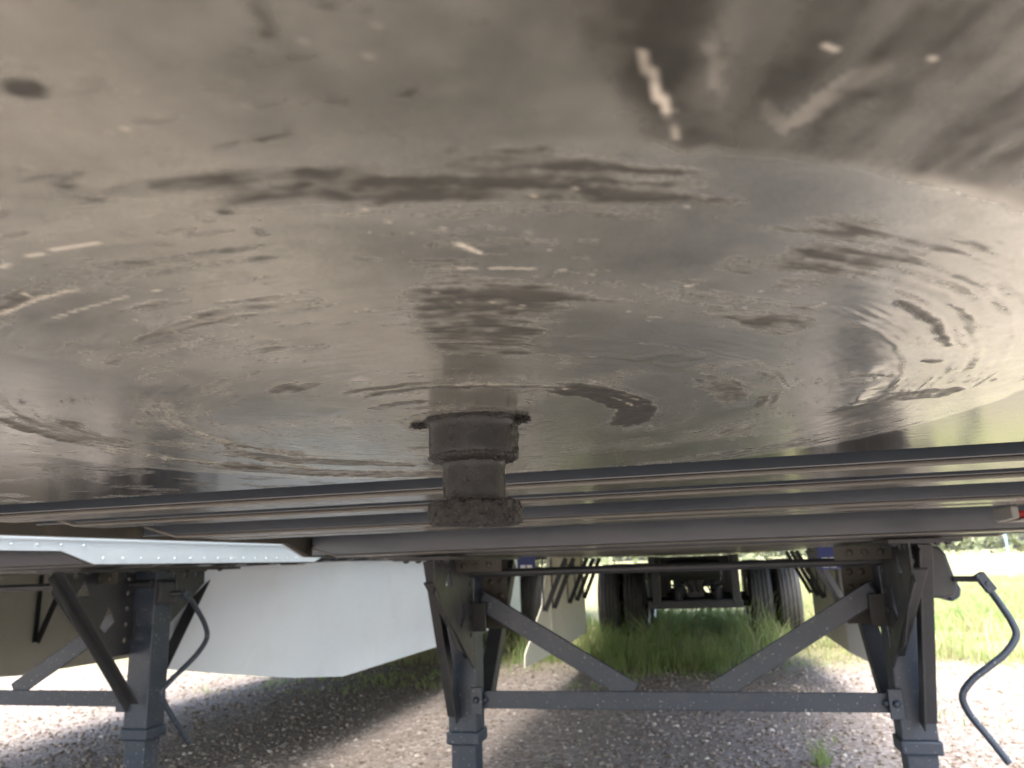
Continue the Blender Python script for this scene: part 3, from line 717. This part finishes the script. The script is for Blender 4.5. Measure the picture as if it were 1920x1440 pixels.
        T(MB().angle((s(-0.10), 3.24, 1.097), (s(-0.085), 2.80, 0.52), 0.066, 0.008, (sg, 0, 0), -sg), 'rear_brace', M['gear_dark'], leg, bevel=0.002)
        T(MB().bar((s(-0.075), 2.66, 0.92), (s(-0.075), 2.66, 0.80), 0.075, 0.012, (0, 1, 0)), 'knee_tab', M['black'], leg, bevel=0.003)
        m = MB(); m.bar((s(-0.068), 2.648, 0.58), (s(-0.068), 2.648, 0.475), 0.05, 0.02, (0, 1, 0)); m.dome((s(-0.068), 2.636, 0.53), 0.016, 1, -1, 6)
        T(m, 'knee_tab', M['gear'], leg, bevel=0.003)
        if sg == 1 and not near:
            T(MB().prism([(0.935, 1.06), (0.965, 1.05), (0.972, 1.0), (0.965, 0.95), (0.935, 0.94)], 1, LY - 0.07, LY + 0.05), 'gearbox', M['gear_dark'], leg, bevel=0.008)
        if sg == 1 and near:
            pr = [(0.938, 1.095), (1.0, 1.095), (1.03, 1.088), (1.05, 1.06), (1.062, 1.0), (1.07, 0.965), (1.07, 0.93), (1.055, 0.905), (1.02, 0.895), (0.938, 0.905)]
            gb = T(MB().prism(pr, 1, LY - 0.075, LY + 0.075), 'gearbox', M['gear_dark'], leg, bevel=0.012)
            T(MB().prism([(1.035, 1.0), (1.075, 0.97), (1.09, 0.93), (1.085, 0.9), (1.05, 0.88), (1.03, 0.90)], 1, LY - 0.05, LY + 0.05), 'gear_cover', M['gear'], leg, bevel=0.012)
    # cross shaft, horizontal tie and the two diagonals
    T(MB().tube([(-0.86, 2.63, 1.04), (0.93, 2.63, 1.04)], 0.0165, 14), 'cross_shaft', M['gear_dark'], smooth=True)
    m = MB(); m.angle((-0.80, 2.672, 0.492), (0.80, 2.672, 0.492), 0.07, 0.008, (0, 0, 1), -1)
    m.dome((-0.775, 2.663, 0.527), 0.016, 1, -1, 6); m.dome((0.775, 2.663, 0.527), 0.016, 1, -1, 6)
    T(m, 'cross_tie', M['gear'], bevel=0.003)
    for sg in (-1, 1):
        m = MB(); m.bar((sg * 0.79, 2.684, 0.93), (sg * 0.155, 2.684, 0.555), 0.008, 0.080, (0, 0, 1)); m.bar((sg * 0.79, 2.709, 0.966), (sg * 0.20, 2.709, 0.617), 0.042, 0.007, (0, 0, 1))
        T(m, 'diagonal_brace', M['gear'], bevel=0.003)
    # crank
    if near:
        pts = [(1.150, 2.60, 0.950), (1.185, 2.60, 0.880), (1.214, 2.60, 0.815), (1.220, 2.60, 0.765), (1.176, 2.60, 0.708), (1.118, 2.60, 0.664), (1.058, 2.60, 0.620), (1.017, 2.60, 0.567), (1.028, 2.60, 0.508), (1.079, 2.60, 0.428), (1.129, 2.60, 0.347)]
        shaft = [(1.06, 2.64, 0.967), (1.135, 2.61, 0.965)]
        cv = ((1.132, 2.60, 0.985), (1.168, 2.60, 0.922))
    else:
        pts = [(1.00, 2.80, 0.985), (1.0, 2.865, 0.925), (1.0, 2.95, 0.835), (1.0, 2.975, 0.765), (1.0, 2.91, 0.70), (1.0, 2.81, 0.645), (1.0, 2.71, 0.595), (1.0, 2.665, 0.555), (1.0, 2.72, 0.47), (1.0, 2.88, 0.30)]
        shaft = [(0.93, 2.69, 0.985), (0.975, 2.72, 0.99), (1.0, 2.76, 0.99)]
        cv = ((1.0, 2.755, 0.995), (1.0, 2.82, 0.965))
    cr = T(MB().tube(pts, 0.0125, 12, 5), 'crank_handle', M['gear'], smooth=True)
    T(MB().tube(shaft, 0.011, 12), 'crank_shaft', M['gear_dark'], cr, smooth=True)
    m = MB(); A_, B_ = Vector(cv[0]), Vector(cv[1])
    for off_ in (-0.014, 0.014):
        if near: m.bar(A_ + Vector((0, off_, 0)), B_ + Vector((0, off_, 0)), 0.034, 0.006, (0, 1, 0))
        else: m.bar(A_ + Vector((off_, 0, 0)), B_ + Vector((off_, 0, 0)), 0.034, 0.006, (1, 0, 0))
    mid_ = A_ * 0.45 + B_ * 0.55
    m.tube([mid_ + (Vector((0, -0.022, 0)) if near else Vector((-0.022, 0, 0))), mid_ + (Vector((0, 0.022, 0)) if near else Vector((0.022, 0, 0)))], 0.008, 10)
    T(m, 'clevis', M['gear'], cr, bevel=0.002)
    # side skirts
    for sg in (-1, 1):
        sk = o['skirt'][sg]
        m = MB(); th = 0.012; pts = sk['pts']; n_p = len(pts); vv = []
        for i_, (x_, y_, z0_, z1_) in enumerate(pts):
            q0, q1 = pts[max(i_ - 1, 0)], pts[min(i_ + 1, n_p - 1)]
            d = Vector((q1[0] - q0[0], q1[1] - q0[1], 0)).normalized(); nr = Vector((d.y, -d.x, 0)) * th
            vv += [Vector((x_, y_, z0_)), Vector((x_, y_, z1_)), Vector((x_, y_, z0_)) + nr, Vector((x_, y_, z1_)) + nr]
        ff = []
        for i_ in range(n_p - 1):
            o_, k_ = i_ * 4, i_ * 4 + 4
            ff += [(o_, k_, k_ + 1, o_ + 1), (o_ + 2, o_ + 3, k_ + 3, k_ + 2), (o_, o_ + 2, k_ + 2, k_), (o_ + 1, k_ + 1, k_ + 3, o_ + 3)]
        e_ = (n_p - 1) * 4; ff += [(0, 1, 3, 2), (e_, e_ + 2, e_ + 3, e_ + 1)]
        m.add(vv, ff)
        for (xa, ya, za0, za1), (xb, yb, zb0, zb1) in zip(pts[:-1], pts[1:]):
            d = Vector((xb - xa, yb - ya, 0)); L_ = d.length; d.normalize(); nr = Vector((d.y, -d.x, 0)) * th
            for kk in range(int(L_ / 0.5)):
                for dz in (0.06, 0.40):
                    for dd in (0.0, 0.07):
                        t2 = ((kk + 0.5) * 0.5 + dd) / L_
                        if t2 < 0.98:
                            c = Vector((xa + (xb - xa) * t2, ya + (yb - ya) * t2, 1.09 - dz))
                            m.dome(c + (nr if sg > 0 else Vector()), 0.006, 0, sg, 6)
        p_ = T(m, 'side_skirt', sk['mat'], smooth=True)
        if near:
            m = MB(); a0 = Vector((sg * 1.213, 6.28, 0)); b0 = Vector((sg * 1.30, 5.62, 0)); nn = Vector((sg * 0.010, 0, 0))
            q0 = [a0 + Vector((0, 0, 0.30)), b0 + Vector((0, 0, 0.27)), b0 + Vector((0, 0.02, 0.36)), a0 * 0.7 + b0 * 0.3 + Vector((0, 0, 0.72)), a0 + Vector((0, 0, 1.12))]
            nq = len(q0); m.add(q0 + [v + nn for v in q0], [tuple(range(nq)), tuple(range(2 * nq - 1, nq - 1, -1))] + [(i, i + nq, (i + 1) % nq + nq, (i + 1) % nq) for i in range(nq)])
            m.build('skirt_nose', M['white'] if sg > 0 else M['skirt_in'], p_)  # right tip whiter than the left, its sunlit look put into the colour
        for (yb_, xo, xi, zl) in sk['struts']:
            T(MB().bar((xo, yb_, 1.11), (xo, yb_, zl), 0.035, 0.008, (sg, 0, 0)), 'skirt_strut', M['black'], p_)
            T(MB().bar((xi, yb_, 1.11), (xo - sg * 0.012, yb_ + 0.01, zl), 0.04, 0.012, (0, 1, 0)), 'skirt_strut', M['black'], p_)
    # bogie
    bf = MB()
    for sg in (-1, 1): bf.box(*sorted((sg * 0.45, sg * 0.53)), 9.0, 13.2, 0.98, 1.105); bf.box(*sorted((sg * 0.44, sg * 0.54)), 9.55, 9.63, 0.50, 0.98); bf.box(*sorted((sg * 0.44, sg * 0.54)), 10.7, 10.8, 0.50, 0.98)
    bf.box(-0.60, 0.56, 9.56, 9.68, 0.46, 0.555)
    bf.box(-0.44, 0.44, 9.9, 10.0, 0.99, 1.10); bf.box(-0.44, 0.44, 11.6, 11.7, 0.99, 1.10)
    for sg in (-1, 1): bf.box(*sorted((sg * 0.33, sg * 0.43)), 10.3, 10.34, 0.62, 0.97)
    bf.box(-0.43, 0.43, 9.75, 9.79, 0.86, 0.985); bf.box(-0.12, 0.10, 9.9, 9.94, 0.58, 0.985); bf.box(-0.43, 0.43, 13.0, 13.05, 0.6, 0.72)
    bfo = T(bf, 'bogie_frame', M['gear_dark'], bevel=0.006)
    for yb_ in (10.15, 11.4):
        ax = T(MB().tube([(-1.05, yb_, 0.515), (1.05, yb_, 0.515)], 0.065, 16), 'axle', M['gear_dark'], smooth=True)
        m = MB()
        for sg in (-1, 1):
            m.lathe([(0.02, -0.09), (0.075, -0.085), (0.08, 0.0), (0.075, 0.085), (0.02, 0.09)], (sg * 0.25, yb_ - 0.22, 0.62), 16, 'z')
            m.tube([(sg * 0.25, yb_ - 0.2, 0.66), (sg * 0.15, yb_ - 0.3, 0.9), (sg * 0.05, yb_ - 0.2, 1.0)], 0.014, 8, 4)
        m.build('brake_chamber', M['black'], ax, smooth=True)
        for sg in (-1, 1):
            wheel(root, *sorted((sg * 0.985, sg * 1.265)), yb_, sg)
            wheel(root, *sorted((sg * 0.645, sg * 0.925)), yb_, sg)
    m = MB(); m.lathe([(0.02, -0.34), (0.12, -0.31), (0.13, 0), (0.12, 0.31), (0.02, 0.34)], (0.0, 9.3, 0.93), 20, 'x'); T(m, 'air_tank', M['black'], smooth=True)
    m = MB()
    for i_ in range(7):
        m.tube([(-0.3 + 0.1 * i_, 9.4, 1.0), (-0.32 + 0.11 * i_, 9.5, 0.78 + 0.02 * (i_ % 3)), (-0.2 + 0.07 * i_, 9.75, 0.70), (-0.25 + 0.1 * i_, 10.1, 0.6)], 0.011, 6, 4)
    T(m, 'air_hose', M['black'], smooth=True)
    if near:
        for (xc, zc) in ((-0.885, 1.058), (0.825, 1.045)):
            st = T(MB().box(xc - 0.055, xc + 0.055, 4.0, 4.004, zc - 0.055, zc + 0.065), 'hanger_sticker', M['blue'])
            m = MB()
            for row in (0, 1):
                for cc in range(2 - 0): m.box(xc - 0.036 + 0.040 * cc, xc - 0.004 + 0.040 * cc, 3.9965, 3.9985, zc - 0.045 + 0.03 * row, zc - 0.022 + 0.03 * row)
            m.build('sticker_panel', M['white'], st)
        lp = T(MB().prism([(1.36, 1.137), (1.47, 1.132), (1.47, 1.1655), (1.36, 1.1655)], 0, 0.850, 0.866), 'marker_lamp', M['housing'], bevel=0.004)
        MB().box(0.8665, 0.97, 1.36, 1.47, 1.1315, 1.1365).build('lamp_bracket', M['housing'], lp, bevel=0.002)
        MB().box(0.870, 0.965, 1.385, 1.46, 1.137, 1.155).build('lamp_lens', M['red'], lp, bevel=0.006)
    return root

def straight(sg, mat, mat_struts): ...
OUR = {'skirt': {}}
for sg in (-1, 1):
    OUR['skirt'][sg] = dict(mat=M['skirt_in'],
        pts=[(sg * 1.215, 6.285, 0.30, 1.13), (sg * 1.215, 8.25, 0.31, 1.13)],
        struts=[(y_, sg * 1.20, sg * 0.99, 0.68) for y_ in (5.95, 6.35, 7.15, 7.6, 8.1)])
t1 = trailer((0, 0, 0), True, OUR)
tag(t1, 'large trailer overhead with greasy scuffed coupler plate, stubby kingpin and right crank hanging free', 'trailer', 'parked box trailers')
NB = {'gusset': -0.2, 'skirt': {1: dict(mat=M['skirt'], pts=[(0.60, 2.92, 0.64, 1.10), (0.90, 3.30, 0.55, 1.115), (1.08, 3.7, 0.475, 1.12), (1.16, 4.15, 0.42, 1.13), (1.16, 9.0, 0.40, 1.13)], struts=[(y_, 1.14, 0.95, 0.7) for y_ in (5, 6.5, 8)]),
                -1: dict(mat=M['skirt_in'], pts=[(-0.9, 2.95, 0.55, 1.10), (-1.20, 4.0, 0.44, 1.13), (-1.20, 9.0, 0.40, 1.13)], struts=[(y_, -1.17, -0.95, 0.65) for y_ in (4.1, 5.4, 6.8, 8)])}}
t2 = trailer((-3.29, -0.06, 0.0), False, NB)
tag(t2, 'neighbouring trailer on the left with riveted white rail, long white side skirt and folded crank', 'trailer', 'parked box trailers')
